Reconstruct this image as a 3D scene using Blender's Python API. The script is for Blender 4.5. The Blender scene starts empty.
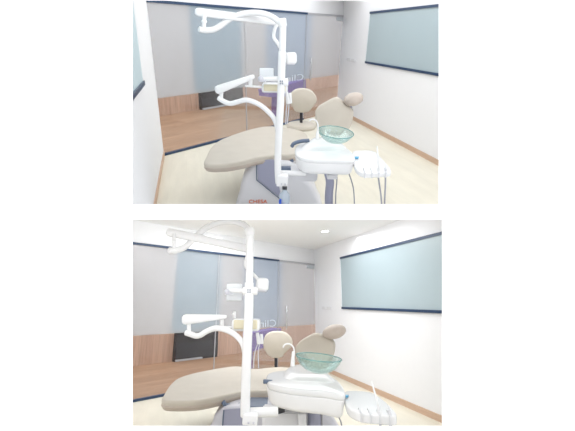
import bpy, bmesh, math, random
from mathutils import Vector as V, Matrix
random.seed(3)
sc = bpy.context.scene
COL = sc.collection

# ------------------------------------------------------------ view geometry
F, PX, PY, WID, HEI = 379.0, 280.0, 200.0, 575.0, 431.0
def cdir(px, py): return V((px-PX, -(py-PY), -F))
class Room:
    """An upright room; the camera stands at (0,0,h) in it."""
    def __init__(s, v1, v2, h, name):
        a, b = cdir(*v1), cdir(*v2)
        U = a.cross(b).normalized()
        if U.y < 0: U = -U
        Y = V((0,0,-1)); Y = (Y - U*Y.dot(U)).normalized()
        X = Y.cross(U)
        s.M = Matrix((X, Y, U)); s.h = h; s.name = name; s.cam = V((0,0,h)); s.T = Matrix.Identity(4); s.cut = None
    def ray(s, px, py): return s.M @ cdir(px, py)
    def Z(s, px, py, z):
        r = s.ray(px, py); return s.cam + r*((z-s.h)/r.z)
    def Y(s, px, py, d):
        r = s.ray(px, py); return s.cam + r*(d/r.y)
    def W(s, px, py, p0, n):
        r = s.ray(px, py); return s.cam + r*((p0-s.cam).dot(n)/r.dot(n))
RA = Room((190,32.1), (606,38), 1.87, 'upper')
RB = Room((176,301), (635,304), 1.48, 'lower')
Q = (RB.M @ RA.M.transposed()).to_4x4()
RA.T = Matrix.Translation(RB.cam) @ Q @ Matrix.Translation(-RA.cam)

# ------------------------------------------------------------ camera, world, lights, exposure
cam = bpy.data.objects.new('camera', bpy.data.cameras.new('camera')); COL.objects.link(cam)
cam.data.sensor_fit = 'HORIZONTAL'; cam.data.sensor_width = 36.0
cam.data.lens = F/WID*36.0
cam.data.shift_x = (WID/2-PX)/WID; cam.data.shift_y = -(HEI/2-PY)/WID
cam.data.clip_start = 0.05; cam.data.clip_end = 200
cam.matrix_world = Matrix.Translation(RB.cam) @ RB.M.to_4x4()
sc.camera = cam
w = bpy.data.worlds.new('sky'); sc.world = w; w.use_nodes = True
w.node_tree.nodes['Background'].inputs[0].default_value = (0.98,0.99,1,1)
w.node_tree.nodes['Background'].inputs[1].default_value = 1.52
sc.view_settings.view_transform = 'Standard'; sc.view_settings.look = 'None'
sc.view_settings.exposure = 0.0; sc.view_settings.gamma = 1.0; sc.view_settings.use_curve_mapping = False

def area(name, room, loc, size, power, target=None, col=(0.965,0.98,1)):
    l = bpy.data.lights.new(name, 'AREA'); l.shape = 'RECTANGLE'; l.size, l.size_y = size; l.energy = power; l.color = col
    o = bpy.data.objects.new(name, l); COL.objects.link(o)
    d = (V(target)-V(loc)) if target else V((0,0,-1))
    o.matrix_world = room.T @ Matrix.Translation(loc) @ d.to_track_quat('-Z','Y').to_matrix().to_4x4()
area('ceiling_fill_area', RA, (0.3,6.8,2.70), (4.0,4.6), 90)
area('ceiling_fill_area', RA, (0.2,2.5,2.70), (2.8,0.7), 20, (0.2,3.9,1.5))  # unseen front fill added to whiten the post and arms, no lamp there
area('ceiling_fill_area', RB, (-0.1,2.1,1.955), (2.0,0.28), 9, (-0.1,2.328,0.981))  # added fill hidden under the slab for the near white parts, not a fitting
area('ceiling_fill_area', RB, (0.1,6.3,2.70), (3.0,2.2), 62)
area('ceiling_fill_area', RB, (-0.2,4.9,2.595), (2.6,0.07), 26, (0.2,9.0,2.1))  # added fill aimed at the back corner and ceiling, kept out of view
area('corridor_fill_area', RB, (-1.5,8.9,3.2), (5.0,0.9), 60)  # unseen fill added because the upper room blocks the sky over this corridor

# ------------------------------------------------------------ materials
def mat(name, col, rough=0.5, spec=0.5, metal=0.0):
    m = bpy.data.materials.new(name); m.use_nodes = True
    b = m.node_tree.nodes['Principled BSDF']
    b.inputs['Base Color'].default_value = (*col,1); b.inputs['Roughness'].default_value = rough
    b.inputs['Specular IOR Level'].default_value = spec; b.inputs['Metallic'].default_value = metal
    return m
def noisy(name, c1, c2, scale=(3,3,3), rough=0.5, detail=4, bump=0.0, spec=0.5, nscale=4):
    m = mat(name, c1, rough, spec); nt = m.node_tree; N = nt.nodes; L = nt.links; b = N['Principled BSDF']
    tc = N.new('ShaderNodeTexCoord'); mp = N.new('ShaderNodeMapping'); mp.inputs['Scale'].default_value = scale
    no = N.new('ShaderNodeTexNoise'); no.inputs['Scale'].default_value = nscale; no.inputs['Detail'].default_value = detail
    cr = N.new('ShaderNodeMix'); cr.data_type = 'RGBA'; cr.inputs[6].default_value = (*c1,1); cr.inputs[7].default_value = (*c2,1)
    rp = N.new('ShaderNodeMapRange'); rp.inputs[1].default_value = 0.3; rp.inputs[2].default_value = 0.7
    L.new(tc.outputs['Object'], mp.inputs[0]); L.new(mp.outputs[0], no.inputs['Vector']); L.new(no.outputs[0], rp.inputs[0])
    L.new(rp.outputs[0], cr.inputs[0]); L.new(cr.outputs[2], b.inputs['Base Color'])
    if bump:
        bp = N.new('ShaderNodeBump'); bp.inputs['Strength'].default_value = bump; bp.inputs['Distance'].default_value = 0.01
        L.new(no.outputs[0], bp.inputs['Height']); L.new(bp.outputs[0], b.inputs['Normal'])
    return m
def planks(name, c1, c2, gap, axis_rot, length, width, rough=0.4, grain=14, vertical=False, mortar=0.004, gv=0.16):
    """boards with grain; for vertical cladding the boards are laid out along the wall"""
    m = mat(name, c1, rough); nt = m.node_tree; N = nt.nodes; L = nt.links; b = N['Principled BSDF']
    tc = N.new('ShaderNodeTexCoord'); mp = N.new('ShaderNodeMapping'); mp.vector_type = 'TEXTURE'
    mp.inputs['Rotation'].default_value = axis_rot
    L.new(tc.outputs['Object'], mp.inputs[0])
    br = N.new('ShaderNodeTexBrick'); br.inputs['Scale'].default_value = 1; br.inputs['Brick Width'].default_value = length
    br.inputs['Row Height'].default_value = width; br.inputs['Mortar Size'].default_value = mortar; br.inputs['Mortar Smooth'].default_value = 0.2
    br.inputs['Color1'].default_value = (*c1,1); br.inputs['Color2'].default_value = (*c2,1); br.inputs['Mortar'].default_value = (*gap,1)
    L.new(mp.outputs[0], br.inputs['Vector'])
    m2 = N.new('ShaderNodeMapping'); m2.inputs['Scale'].default_value = (1,grain,grain); L.new(mp.outputs[0], m2.inputs[0])
    no = N.new('ShaderNodeTexNoise'); no.inputs['Scale'].default_value = 1.6; no.inputs['Detail'].default_value = 6; L.new(m2.outputs[0], no.inputs['Vector'])
    mr = N.new('ShaderNodeMapRange'); mr.inputs[1].default_value = 0.3; mr.inputs[2].default_value = 0.7; mr.inputs[3].default_value = 1-gv; mr.inputs[4].default_value = 1+gv*0.6
    L.new(no.outputs[0], mr.inputs[0])
    mx = N.new('ShaderNodeMix'); mx.data_type = 'RGBA'; mx.blend_type = 'MULTIPLY'; mx.inputs[0].default_value = 1
    L.new(br.outputs[0], mx.inputs[6]); L.new(mr.outputs[0], mx.inputs[7]); L.new(mx.outputs[2], b.inputs['Base Color'])
    return m
def glassy(name, tint, opacity, body, rough=0.03, gloss=0.08, fk=0.5):
    """thin tinted glass: transparency, a share of body colour and a fresnel sheen"""
    m = bpy.data.materials.new(name); m.use_nodes = True; nt = m.node_tree; N = nt.nodes; L = nt.links
    for n in list(N): N.remove(n)
    out = N.new('ShaderNodeOutputMaterial'); t = N.new('ShaderNodeBsdfTransparent'); t.inputs[0].default_value = (*tint,1)
    d = N.new('ShaderNodeBsdfDiffuse'); d.inputs[0].default_value = (*body,1)
    g = N.new('ShaderNodeBsdfGlossy'); g.inputs['Roughness'].default_value = rough
    a = N.new('ShaderNodeMixShader'); a.inputs[0].default_value = opacity
    L.new(t.outputs[0], a.inputs[1]); L.new(d.outputs[0], a.inputs[2])
    fr = N.new('ShaderNodeFresnel'); fr.inputs[0].default_value = 1.45
    ml = N.new('ShaderNodeMath'); ml.operation = 'MULTIPLY_ADD'; ml.inputs[1].default_value = fk; ml.inputs[2].default_value = gloss*0.3
    L.new(fr.outputs[0], ml.inputs[0])
    c = N.new('ShaderNodeMixShader'); L.new(ml.outputs[0], c.inputs[0]); L.new(a.outputs[0], c.inputs[1]); L.new(g.outputs[0], c.inputs[2])
    L.new(c.outputs[0], out.inputs[0]); return m
def frosted(name, col, trans, rough):
    m = bpy.data.materials.new(name); m.use_nodes = True; nt = m.node_tree; N = nt.nodes; L = nt.links
    for n in list(N): N.remove(n)
    out = N.new('ShaderNodeOutputMaterial')
    r = N.new('ShaderNodeBsdfRefraction'); r.inputs['IOR'].default_value = 1.12; r.inputs['Roughness'].default_value = rough; r.inputs[0].default_value = (0.97,0.98,0.99,1)
    b = N.new('ShaderNodeBsdfPrincipled'); b.inputs['Base Color'].default_value = (*col,1); b.inputs['Roughness'].default_value = 0.35
    a = N.new('ShaderNodeMixShader'); a.inputs[0].default_value = trans
    L.new(b.outputs[0], a.inputs[1]); L.new(r.outputs[0], a.inputs[2]); L.new(a.outputs[0], out.inputs[0]); return m

M = dict(
 board = mat('white_partition_paint', (0.97,0.97,0.97), 0.9, 0.1),
 wall = noisy('white_wall_paint', (0.86,0.865,0.885), (0.85,0.855,0.875), rough=0.7, spec=0.3),
 ceil = noisy('ceiling_paint', (0.93,0.93,0.93), (0.92,0.92,0.92), rough=0.8, spec=0.2),
 navy = mat('navy_aluminium', (0.018,0.045,0.105), 0.35),
 rail = mat('grey_door_rail', (0.42,0.42,0.45), 0.35),
 skirt = noisy('skirting_wood', (0.56,0.38,0.27), (0.63,0.45,0.33), scale=(1,1,12), rough=0.5),
 winglass = noisy('frosted_window_glass', (0.40,0.485,0.52), (0.425,0.515,0.55), scale=(0.4,0.4,0.4), rough=0.22, spec=0.5, nscale=2),
 wingleft = mat('frosted_side_window_glass', (0.64,0.78,0.82), 0.3),
 white = mat('white_gloss_plastic', (0.84,0.84,0.85), 0.22),
 whitem = mat('white_enamel', (0.86,0.86,0.87), 0.35),
 greyw = mat('pale_grey_plastic', (0.60,0.60,0.66), 0.4),
 lilac = mat('lilac_grey_plastic', (0.34,0.35,0.46), 0.45),
 lightg = mat('light_grey_plastic', (0.74,0.74,0.77), 0.4),
 shield = mat('lamp_shield_plastic', (0.80,0.83,0.86), 0.3),
 slate = mat('slate_blue_plastic', (0.12,0.16,0.24), 0.4),
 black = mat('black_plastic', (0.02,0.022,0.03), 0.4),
 hose = mat('grey_hose_rubber', (0.36,0.36,0.40), 0.5),
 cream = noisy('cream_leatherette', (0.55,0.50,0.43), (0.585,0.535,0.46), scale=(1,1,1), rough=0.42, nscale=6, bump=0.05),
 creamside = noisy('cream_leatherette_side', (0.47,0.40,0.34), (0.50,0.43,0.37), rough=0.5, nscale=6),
 blush = noisy('pale_blush_leatherette', (0.54,0.46,0.40), (0.58,0.50,0.44), rough=0.45, nscale=6),
 tray = mat('cream_tray', (0.74,0.68,0.50), 0.4),
 chrome = mat('brushed_metal', (0.55,0.56,0.58), 0.25, 0.5, 0.9),
 clear = glassy('clear_glass', (0.975,0.975,0.98), 0.01, (0.7,0.72,0.75), 0.03, 0.0, 0.35),
 frost = frosted('frosted_film_glass', (0.58,0.595,0.62), 0.62, 0.24),
 bowl = glassy('teal_glass', (0.93,0.995,0.985), 0.07, (0.60,0.92,0.88), 0.05, 0.0),
 bowlrim = glassy('teal_glass_rim', (0.55,0.80,0.78), 0.5, (0.22,0.50,0.50), 0.05, 0.2),
 bubble = glassy('glass_bubbles', (0.95,1,1), 0.6, (0.9,0.98,0.98), 0.05, 0.3),
 bottle = glassy('water_bottle_plastic', (0.86,0.92,0.97), 0.35, (0.70,0.78,0.86), 0.08, 0.2),
 blue = mat('blue_plastic', (0.02,0.09,0.55), 0.4), skyblue = mat('sky_blue_plastic', (0.13,0.45,0.70), 0.4),
 orange = mat('orange_lettering', (0.75,0.16,0.05), 0.5),
 letters = mat('white_lettering', (0.62,0.66,0.72), 0.6),
 purple = mat('purple_laminate', (0.22,0.13,0.50), 0.4),
 dark = noisy('black_glass_front', (0.018,0.016,0.02), (0.05,0.045,0.05), scale=(1,1,6), spec=0.2, rough=0.5, nscale=3),
 paper = mat('pale_steel_strip', (0.52,0.56,0.60), 0.4),
 hall = noisy('corridor_paint', (0.62,0.59,0.585), (0.64,0.61,0.60), rough=0.8, nscale=1),
 hallglass = mat('corridor_blue_glass', (0.08,0.25,0.37), 0.3),
 hallblue = mat('corridor_blue_paint', (0.22,0.33,0.50), 0.6),
 lamp = None)
m = bpy.data.materials.new('lamp_glow'); m.use_nodes = True; m.node_tree.nodes['Principled BSDF'].inputs['Emission Color'].default_value = (1,0.99,0.97,1)
m.node_tree.nodes['Principled BSDF'].inputs['Emission Strength'].default_value = 6; M['lamp'] = m

# ------------------------------------------------------------ mesh helpers
CUR = RA
def smooth_closed(pts, n=6):
    out = []; k = len(pts)
    for i in range(k):
        a, b, c, d = pts[i-1], pts[i], pts[(i+1)%k], pts[(i+2)%k]
        for j in range(n):
            t = j/n
            out.append(0.5*((2*b)+(c-a)*t+(2*a-5*b+4*c-d)*t*t+(3*b-a-3*c+d)*t**3))
    return out
def smooth_open(pts, n=8):
    P = [pts[0]*2-pts[1]]+list(pts)+[pts[-1]*2-pts[-2]]; out = []
    for i in range(1, len(P)-2):
        a, b, c, d = P[i-1:i+3]
        for j in range(n):
            t = j/n
            out.append(0.5*((2*b)+(c-a)*t+(2*a-5*b+4*c-d)*t*t+(3*b-a-3*c+d)*t**3))
    out.append(P[-2].copy()); return out
def rings(bm, R, cap0=True, cap1=True, closed=True):
    vs = [[bm.verts.new(p) for p in r] for r in R]; n = len(R[0])
    for a, b in zip(vs, vs[1:]):
        for i in range(n): bm.faces.new((a[i], a[(i+1)%n], b[(i+1)%n], b[i]))
    for r, c in ((vs[0], cap0), (vs[-1], cap1)):
        if c:
            ce = bm.verts.new(sum((v.co for v in r), V())/n)
            for i in range(n): bm.faces.new((r[i], r[(i+1)%n], ce))
def puff(bm, outline, axis, thick, r=0.02, crown=0.0, sm=6, taper=1.0, r2=None):
    """rounded slab: outline = widest line of the visible face, axis points from that face to the hidden one"""
    P = smooth_closed(outline, sm) if sm else list(outline)
    c = sum(P, V())/len(P); ax = axis.normalized(); r2 = r if r2 is None else r2
    def inset(p, k):
        d = p-c; L = max(d.length, 1e-6); return c + d*max(0.05, 1-k/L)
    R = [[c+(inset(p, r)-c)*s - ax*crown*(1-s*s) for p in P] for s in (0.12,0.3,0.5,0.7,0.86,0.96)]
    for k in range(6):
        a = k/5*math.pi/2
        R.append([inset(p, r*(1-math.sin(a))) + ax*r*(1-math.cos(a)) for p in P])
    def tp(p): return c+(p-c)*taper
    for k in range(6):
        a = k/5*math.pi/2
        R.append([tp(inset(p, r2*(1-math.cos(a)))) + ax*(thick-r2*(1-math.sin(a))) for p in P])
    R.append([tp(c+(inset(p, r2)-c)*0.5) + ax*thick for p in P])
    rings(bm, R)
def tube(bm, pts, rad, n=14, sm=8, rads=None, flat=1.0):
    P = smooth_open(pts, sm) if sm and len(pts) > 2 else [p.copy() for p in pts]
    L = len(P); R = []; up = V((0,1,0.01))
    for i, p in enumerate(P):
        t = (P[min(i+1, L-1)]-P[max(i-1, 0)]).normalized()
        a = (up - t*up.dot(t)).normalized(); b = t.cross(a)
        rr = rad if rads is None else rads[0]+(rads[1]-rads[0])*i/(L-1)
        R.append([p + (a*math.cos(q)*flat+b*math.sin(q))*rr for q in [k*2*math.pi/n for k in range(n)]])
        if i in (0, L-1):
            e = [p + (v-p)*0.8 + t*(-1 if i == 0 else 1)*rr*0.25 for v in R[-1]]
            if i == 0: R.insert(0, e)
            else: R.append(e)
    rings(bm, R)
def box(bm, c, sx, sy, sz, ax=None, ay=None, bev=0.004):
    ax = (ax or V((1,0,0))).normalized(); ay = (ay or V((0,1,0))).normalized(); az = ax.cross(ay).normalized()
    b = bmesh.new(); bmesh.ops.create_cube(b, size=1)
    for v in b.verts: v.co = V((v.co.x*sx, v.co.y*sy, v.co.z*sz))
    if bev: bmesh.ops.bevel(b, geom=b.edges[:], offset=min(bev, 0.45*min(sx, sy, sz)), segments=3, affect='EDGES', profile=0.5)
    for v in b.verts: v.co = c + ax*v.co.x + ay*v.co.y + az*v.co.z
    me = bpy.data.meshes.new('t'); b.to_mesh(me); b.free(); bm.from_mesh(me); bpy.data.meshes.remove(me)
def ball(bm, c, sx, sy, sz, rot=0, seg=28):
    b = bmesh.new(); bmesh.ops.create_uvsphere(b, u_segments=seg, v_segments=seg//2, radius=1)
    Rm = Matrix.Rotation(rot, 3, 'Y')
    for v in b.verts: v.co = c + Rm @ V((v.co.x*sx, v.co.y*sy, v.co.z*sz))
    me = bpy.data.meshes.new('t'); b.to_mesh(me); b.free(); bm.from_mesh(me); bpy.data.meshes.remove(me)
def lathe(bm, c, prof, n=40, sy=1.0, ax=None):
    """profile of (radius, height) turned about the vertical"""
    rings(bm, [[c+V((r*math.cos(q), r*sy*math.sin(q), z)) for q in [k*2*math.pi/n for k in range(n)]] for r, z in prof])
def text_mesh(bm, body, org, right, up, height, depth=0.002, bold=0.0):
    cu = bpy.data.curves.new('t', 'FONT'); cu.body = body; cu.extrude = depth; cu.offset = bold
    o = bpy.data.objects.new('t', cu); COL.objects.link(o); bpy.context.view_layer.update()
    me = o.evaluated_get(bpy.context.evaluated_depsgraph_get()).to_mesh()
    xs = [v.co.x for v in me.vertices]; ys = [v.co.y for v in me.vertices]; s = height/0.7
    w = (max(xs)-min(xs)); x0 = min(xs)
    nrm = right.normalized().cross(up.normalized()); sx = right.length/w
    b = bmesh.new(); b.from_mesh(me)
    for v in b.verts: v.co = org + right.normalized()*(v.co.x-x0)*sx + up.normalized()*v.co.y*s + nrm*v.co.z
    m2 = bpy.data.meshes.new('t'); b.to_mesh(m2); b.free(); bm.from_mesh(m2); bpy.data.meshes.remove(m2)
    bpy.data.objects.remove(o); bpy.data.curves.remove(cu)
def bmn(): return bmesh.new()

CUTROW = 209.0
def obj(name, bm, material, parent=None, smooth=True):
    """link a bmesh given in room coordinates as one mesh object of the current room"""
    if CUR is RA:      # the slab under the upper room ends whatever reaches down to it
        n = CUR.ray(0, CUTROW).cross(CUR.ray(575, CUTROW)).normalized()
        if n.z > 0: n = -n
        bmesh.ops.remove_doubles(bm, verts=bm.verts, dist=1e-6)
        if any((v.co-CUR.cam).dot(n) > 0 for v in bm.verts):
            g = bmesh.ops.bisect_plane(bm, geom=bm.verts[:]+bm.edges[:]+bm.faces[:], plane_co=CUR.cam, plane_no=n, clear_outer=True)
            ed = [e for e in g['geom_cut'] if isinstance(e, bmesh.types.BMEdge)]
            try: bmesh.ops.holes_fill(bm, edges=ed, sides=0)
            except Exception: pass
    bmesh.ops.recalc_face_normals(bm, faces=bm.faces)
    root = parent
    while root and root.parent: root = root.parent
    if root is not None: L = V(root['_base'])
    else:
        if not bm.verts: L = V()
        else:
            lo = [min(v.co[i] for v in bm.verts) for i in range(3)]; hi = [max(v.co[i] for v in bm.verts) for i in range(3)]
            L = V(((lo[0]+hi[0])/2, (lo[1]+hi[1])/2, lo[2]))
    for v in bm.verts: v.co -= L
    me = bpy.data.meshes.new(name); bm.to_mesh(me); bm.free(); me.materials.append(material)
    if smooth:
        me.shade_smooth(); me.set_sharp_from_angle(angle=math.radians(42))
    o = bpy.data.objects.new(name, me); COL.objects.link(o)
    if parent is not None: o.parent = parent
    else: o.matrix_world = CUR.T @ Matrix.Translation(L)
    return o
def tag(o, label, cat, group=None):
    o['label'] = label; o['category'] = cat
    if group: o['group'] = group
    return o
def thing(name, label, cat, base, group=None):
    o = bpy.data.objects.new(name, None); COL.objects.link(o); o.empty_display_size = 0.1
    o.matrix_world = CUR.T @ Matrix.Translation(base); o['_base'] = list(base)
    return tag(o, label, cat, group)
def struct_root(name, base):
    o = bpy.data.objects.new(name, None); COL.objects.link(o); o.matrix_world = CUR.T @ Matrix.Translation(base); o['_base'] = list(base); o['kind'] = 'structure'; return o
def struct(name, bm, m, parent=None, smooth=False):
    o = obj(name, bm, m, parent, smooth)
    if parent is None: o['kind'] = 'structure'
    return o
def quadbox(bm, a, b, z0, z1, t, side):
    """upright slab over the line a-b, thickness t towards side"""
    n = side.normalized()*t
    P = [V((a.x,a.y,z0)), V((b.x,b.y,z0)), V((b.x,b.y,z1)), V((a.x,a.y,z1))]
    v = [bm.verts.new(p) for p in P]+[bm.verts.new(p+n) for p in P]
    for f in ((0,1,2,3),(7,6,5,4),(0,4,5,1),(1,5,6,2),(2,6,7,3),(3,7,4,0)): bm.faces.new([v[i] for i in f])
def polybox(bm, pts, n):
    v = [bm.verts.new(p) for p in pts]; u = [bm.verts.new(p+n) for p in pts]; k = len(pts)
    bm.faces.new(v); bm.faces.new(u[::-1])
    for i in range(k): bm.faces.new((v[i], v[(i+1)%k], u[(i+1)%k], u[i]))

# ------------------------------------------------------------ the white front wall with its two openings, and the slab between the rooms
# (it stands 1.5 m in front of the camera, square to the view, and both rooms lie behind it)
CUR = RB
def page(px, py, z): return RB.cam + RB.M @ (cdir(px, py)*(z/F))
DB, TB = 1.5, 0.012
openings = ((132.7,0.5,438.7,204.2), (132.6,219.6,442.0,425.8))
bm = bmn()
xs = [-260, 133.25, 438.2, 441.6, 850]
def bar(x0, y0, x1, y1):
    a = [page(x0,y0,DB), page(x1,y0,DB), page(x1,y1,DB), page(x0,y1,DB)]
    b = [page(x0,y0,DB+TB), page(x1,y0,DB+TB), page(x1,y1,DB+TB), page(x0,y1,DB+TB)]     # splayed reveals
    v = [bm.verts.new(p) for p in a+b]
    for f in ((0,1,2,3),(7,6,5,4),(0,4,5,1),(1,5,6,2),(2,6,7,3),(3,7,4,0)): bm.faces.new([v[i] for i in f])
A_, B_ = openings
bar(-260,-260,A_[0],700); bar(B_[2],-260,850,700)
bar(A_[0],-260,B_[2],A_[1]); bar(A_[0],A_[3],B_[2],B_[1]); bar(A_[0],B_[3],B_[2],700); bar(A_[2],A_[1],B_[2],A_[3])
struct('wall_front', bm, M['board'])
bm = bmn()
zA = 4.05
a = [page(20,212,DB+TB), page(560,212,DB+TB), page(560,212,zA+1.6), page(20,212,zA+1.6)]
up = RB.M @ V((0,0.018,0)); polybox(bm, [p-up*0.5 for p in a], up)
struct('ceiling_slab', bm, M['ceil'])

# ------------------------------------------------------------ room shells
def shell(R, S):
    global CUR; CUR = R
    tagn = S['n']
    c0 = R.Z(*S['corner'], 0); g0 = R.Z(*S['glass_left'], 0); r1 = R.Z(*S['right_far'], 0)
    gd = (g0-c0); gd.z = 0; gdu = gd.normalized(); gn = V((gdu.y, -gdu.x, 0))          # along the glass, and its normal
    if gn.y > 0: gn = -gn                                                                  # towards the camera
    rd = (r1-c0); rd.z = 0; rdu = rd.normalized(); rn = V((rdu.y, -rdu.x, 0))
    if rn.x > 0: rn = -rn                                                                  # into the room
    gend = c0 + gdu*S['glass_len']; rend = c0 + rdu*S['right_len']
    GW = lambda px, py: R.W(px, py, c0, gn)
    RW = lambda px, py: R.W(px, py, c0, rn)
    Hg = GW(*S['gtop']).z
    H = S['H']
    # floor
    def unrot(d): return (0, 0, math.atan2(d.y, d.x))
    floor_m = planks('vinyl_floor_'+R.name, (0.79,0.745,0.625), (0.805,0.765,0.645), (0.77,0.725,0.60), unrot(rdu), 1.3, 0.22, 0.38, 5, mortar=0.002, gv=0.06)
    bm = bmn(); Pf = [c0+gn*0.0, gend, V((gend.x, S['y0'], 0)), V((rend.x+0.1, S['y0'], 0)), rend]
    if S.get('left'):
        l1 = R.Z(*S['left'], 0); ld = (l1-g0).normalized(); lend = g0 + ld*((2.0-g0.y)/ld.y)
        Pf = [c0, g0, lend, V((rend.x+0.1, S['y0'], 0)), rend]
    for p in Pf: p.z = 0
    polybox(bm, Pf, V((0,0,-0.04))); struct('floor', bm, floor_m)
    # right wall, skirting, window
    bm = bmn(); quadbox(bm, c0, rend, 0, H, 0.08, -rn); struct('wall_right', bm, M['wall'])
    bm = bmn(); quadbox(bm, c0, rend, 0, 0.085, 0.014, rn); struct('baseboard_right', bm, M['skirt'])
    wr = struct_root('window_2', RW(*S['win'][3])+rn*0.0)
    q = [RW(*p)+rn*0.004 for p in S['win']]
    def upto(p, t): return p
    zt = (q[0].z+q[1].z)/2; zb = (q[2].z+q[3].z)/2
    xa, xb = q[3], q[2]; xb = xa + rdu*((xb-xa).length*1.35+0.3)
    xa = V((xa.x,xa.y,0)); xb = V((xb.x,xb.y,0))
    bm = bmn(); quadbox(bm, xa, xb, zb, zt, 0.012, rn); obj('pane', bm, M['winglass'], wr, False)
    t = S['trimw']
    bm = bmn(); quadbox(bm, xa, xb, zt-t*0.3, zt+t*0.7, 0.03, rn); obj('top_rail', bm, M['navy'], wr, False)
    bm = bmn(); quadbox(bm, xa, xb, zb-t*0.7, zb+t*0.3, 0.03, rn); obj('bottom_rail', bm, M['navy'], wr, False)
    bm = bmn(); quadbox(bm, xa-rdu*0.012, xa, zb-t*0.5, zt+t*0.5, 0.02, rn); obj('side_bead', bm, M['shield'], wr, False)
    # wall above the glass
    gL = gend if not S.get('left') else g0
    bm = bmn(); quadbox(bm, c0, gL, Hg, H, 0.10, -gn); struct('wall_back', bm, M['wall'])
    # glass wall: three fixed bays and a door
    xd = GW(S['door_x'], S['gtop'][1]+20); xj = GW(S['joint_x'], S['gtop'][1]+40)
    sd = (xd-c0).dot(gdu); sj = (xj-c0).dot(gdu); sl = (gL-c0).dot(gdu)
    zf = GW(*S['frost']).z
    at = lambda s: V((c0.x, c0.y, 0)) + gdu*s
    wg = struct_root('window_1', at((sd+sl)/2))
    for s0, s1 in ((sd+0.012, sj-0.006), (sj+0.006, sl)):
        bm = bmn(); quadbox(bm, at(s0), at(s1), 0.03, zf, 0.010, -gn); obj('clear_pane', bm, M['clear'], wg, False)
        bm = bmn(); quadbox(bm, at(s0), at(s1), zf+0.001, Hg-0.01, 0.010, -gn); obj('frosted_pane', bm, M['frost'], wg, False)
    bm = bmn(); quadbox(bm, at(sj-0.008), at(sj+0.008), 0.03, Hg, 0.012, -gn); obj('joint_seal', bm, M['rail'], wg, False)
    tt = S['trackw']
    bm = bmn(); quadbox(bm, at(sd), at(sl), Hg-tt, Hg, 0.03, gn); quadbox(bm, at(sd), at(sl), Hg-tt, Hg, 0.02, -gn); obj('head_track', bm, M['navy'], wg, False)
    bm = bmn(); quadbox(bm, at(sd), at(sl), 0, 0.036, 0.03, gn); quadbox(bm, at(sd), at(sl), 0, 0.036, 0.02, -gn); obj('floor_track', bm, M['navy'], wg, False)
    dg = struct_root('door_1', at(sd/2))
    bm = bmn(); quadbox(bm, at(0.001), at(sd-0.006), 0.02, zf, 0.010, -gn); obj('clear_pane', bm, M['clear'], dg, False)
    bm = bmn(); quadbox(bm, at(0.001), at(sd-0.006), zf+0.001, Hg-0.02, 0.010, -gn); obj('frosted_pane', bm, M['frost'], dg, False)
    bm = bmn(); quadbox(bm, at(0.0), at(sd), Hg-0.035, Hg, 0.02, gn); obj('head_rail', bm, M['rail'], dg, False)
    bm = bmn(); quadbox(bm, at(0.03), at(0.30), Hg-0.12, Hg-0.04, 0.015, gn); obj('patch_fitting', bm, M['paper'], dg, False)
    bm = bmn(); quadbox(bm, at(sd-0.01), at(sd+0.008), 0.02, Hg-0.02, 0.012, -gn); obj('edge_seal', bm, M['rail'], dg, False)
    h0, h1 = [GW(*p) for p in S['handle']]
    h0 = V((h0.x,h0.y,h0.z)); h1 = V((h0.x,h0.y,h1.z))
    bm = bmn(); tube(bm, [h0+gn*0.06, h1+gn*0.06], 0.014, sm=0)
    for f in (0.18, 0.82):
        p = h0.lerp(h1, f); tube(bm, [p+gn*0.06, p], 0.010, sm=0)
    obj('handle', bm, M['chrome'], dg)
    # mirrored lettering seen from behind the glass
    t0, t1 = [GW(*p) for p in S['text']]; hh = (GW(*S['text_top']).z-t0.z)
    rt = t1-t0; rt.z = 0
    bm = bmn(); text_mesh(bm, 'Clinic', V((t0.x,t0.y,t0.z))+gn*0.004, rt, V((0,0,1)), hh, 0.001, -0.005); obj('lettering', bm, M['letters'], wg, False)
    # left wall with its window
    if S.get('left'):
        ln = V((-ld.y, ld.x, 0)).normalized()
        if ln.x < 0: ln = -ln
        LW = lambda px, py: R.W(px, py, g0, ln)
        le = g0 + ld*((g0-lend).length)
        bm = bmn(); quadbox(bm, g0, le, 0, H, 0.08, -ln); struct('wall_left', bm, M['wall'])
        bm = bmn(); quadbox(bm, g0, le, 0, 0.085, 0.014, ln); struct('baseboard_left', bm, M['skirt'])
        k0 = LW(*S['lwin']); s0 = (k0-g0).dot(ld); zb = k0.z
        p0 = V((g0.x,g0.y,0))+ld*s0; p1 = V((g0.x,g0.y,0))+ld*(s0+2.4)
        wl = struct_root('window_3', V((p0.x,p0.y,zb)))
        bm = bmn(); quadbox(bm, p0, p1, zb, zb+1.35, 0.012, ln); obj('pane', bm, M['wingleft'], wl, False)
        bm = bmn(); quadbox(bm, p0, p1, zb-0.035, zb+0.01, 0.03, ln); obj('bottom_rail', bm, M['navy'], wl, False)
        bm = bmn(); quadbox(bm, p0, p1, zb+1.34, zb+1.39, 0.03, ln); obj('top_rail', bm, M['navy'], wl, False)
    # ---- the corridor beyond the glass
    b0 = R.Z(*S['cl'][0], 0); b1 = R.Z(*S['cl'][1], 0)
    off = (b0-c0).dot(gn); off2 = (b1-c0).dot(gn); off = (off+off2)/2
    back = lambda s: at(s)+gn*off
    BW = lambda px, py: R.W(px, py, back(0), gn)
    hall_m = planks('corridor_floor_'+R.name, (0.42,0.25,0.15), (0.50,0.31,0.19), (0.34,0.20,0.12), unrot(gdu), 1.5, 0.18, 0.6, 16, mortar=0.003)
    clad_m = planks('wood_cladding_'+R.name, (0.55,0.37,0.27), (0.64,0.45,0.34), (0.42,0.27,0.20), (0, -math.pi/2, 0), 3.0, 0.16, 0.5, 16, mortar=0.004)
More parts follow.
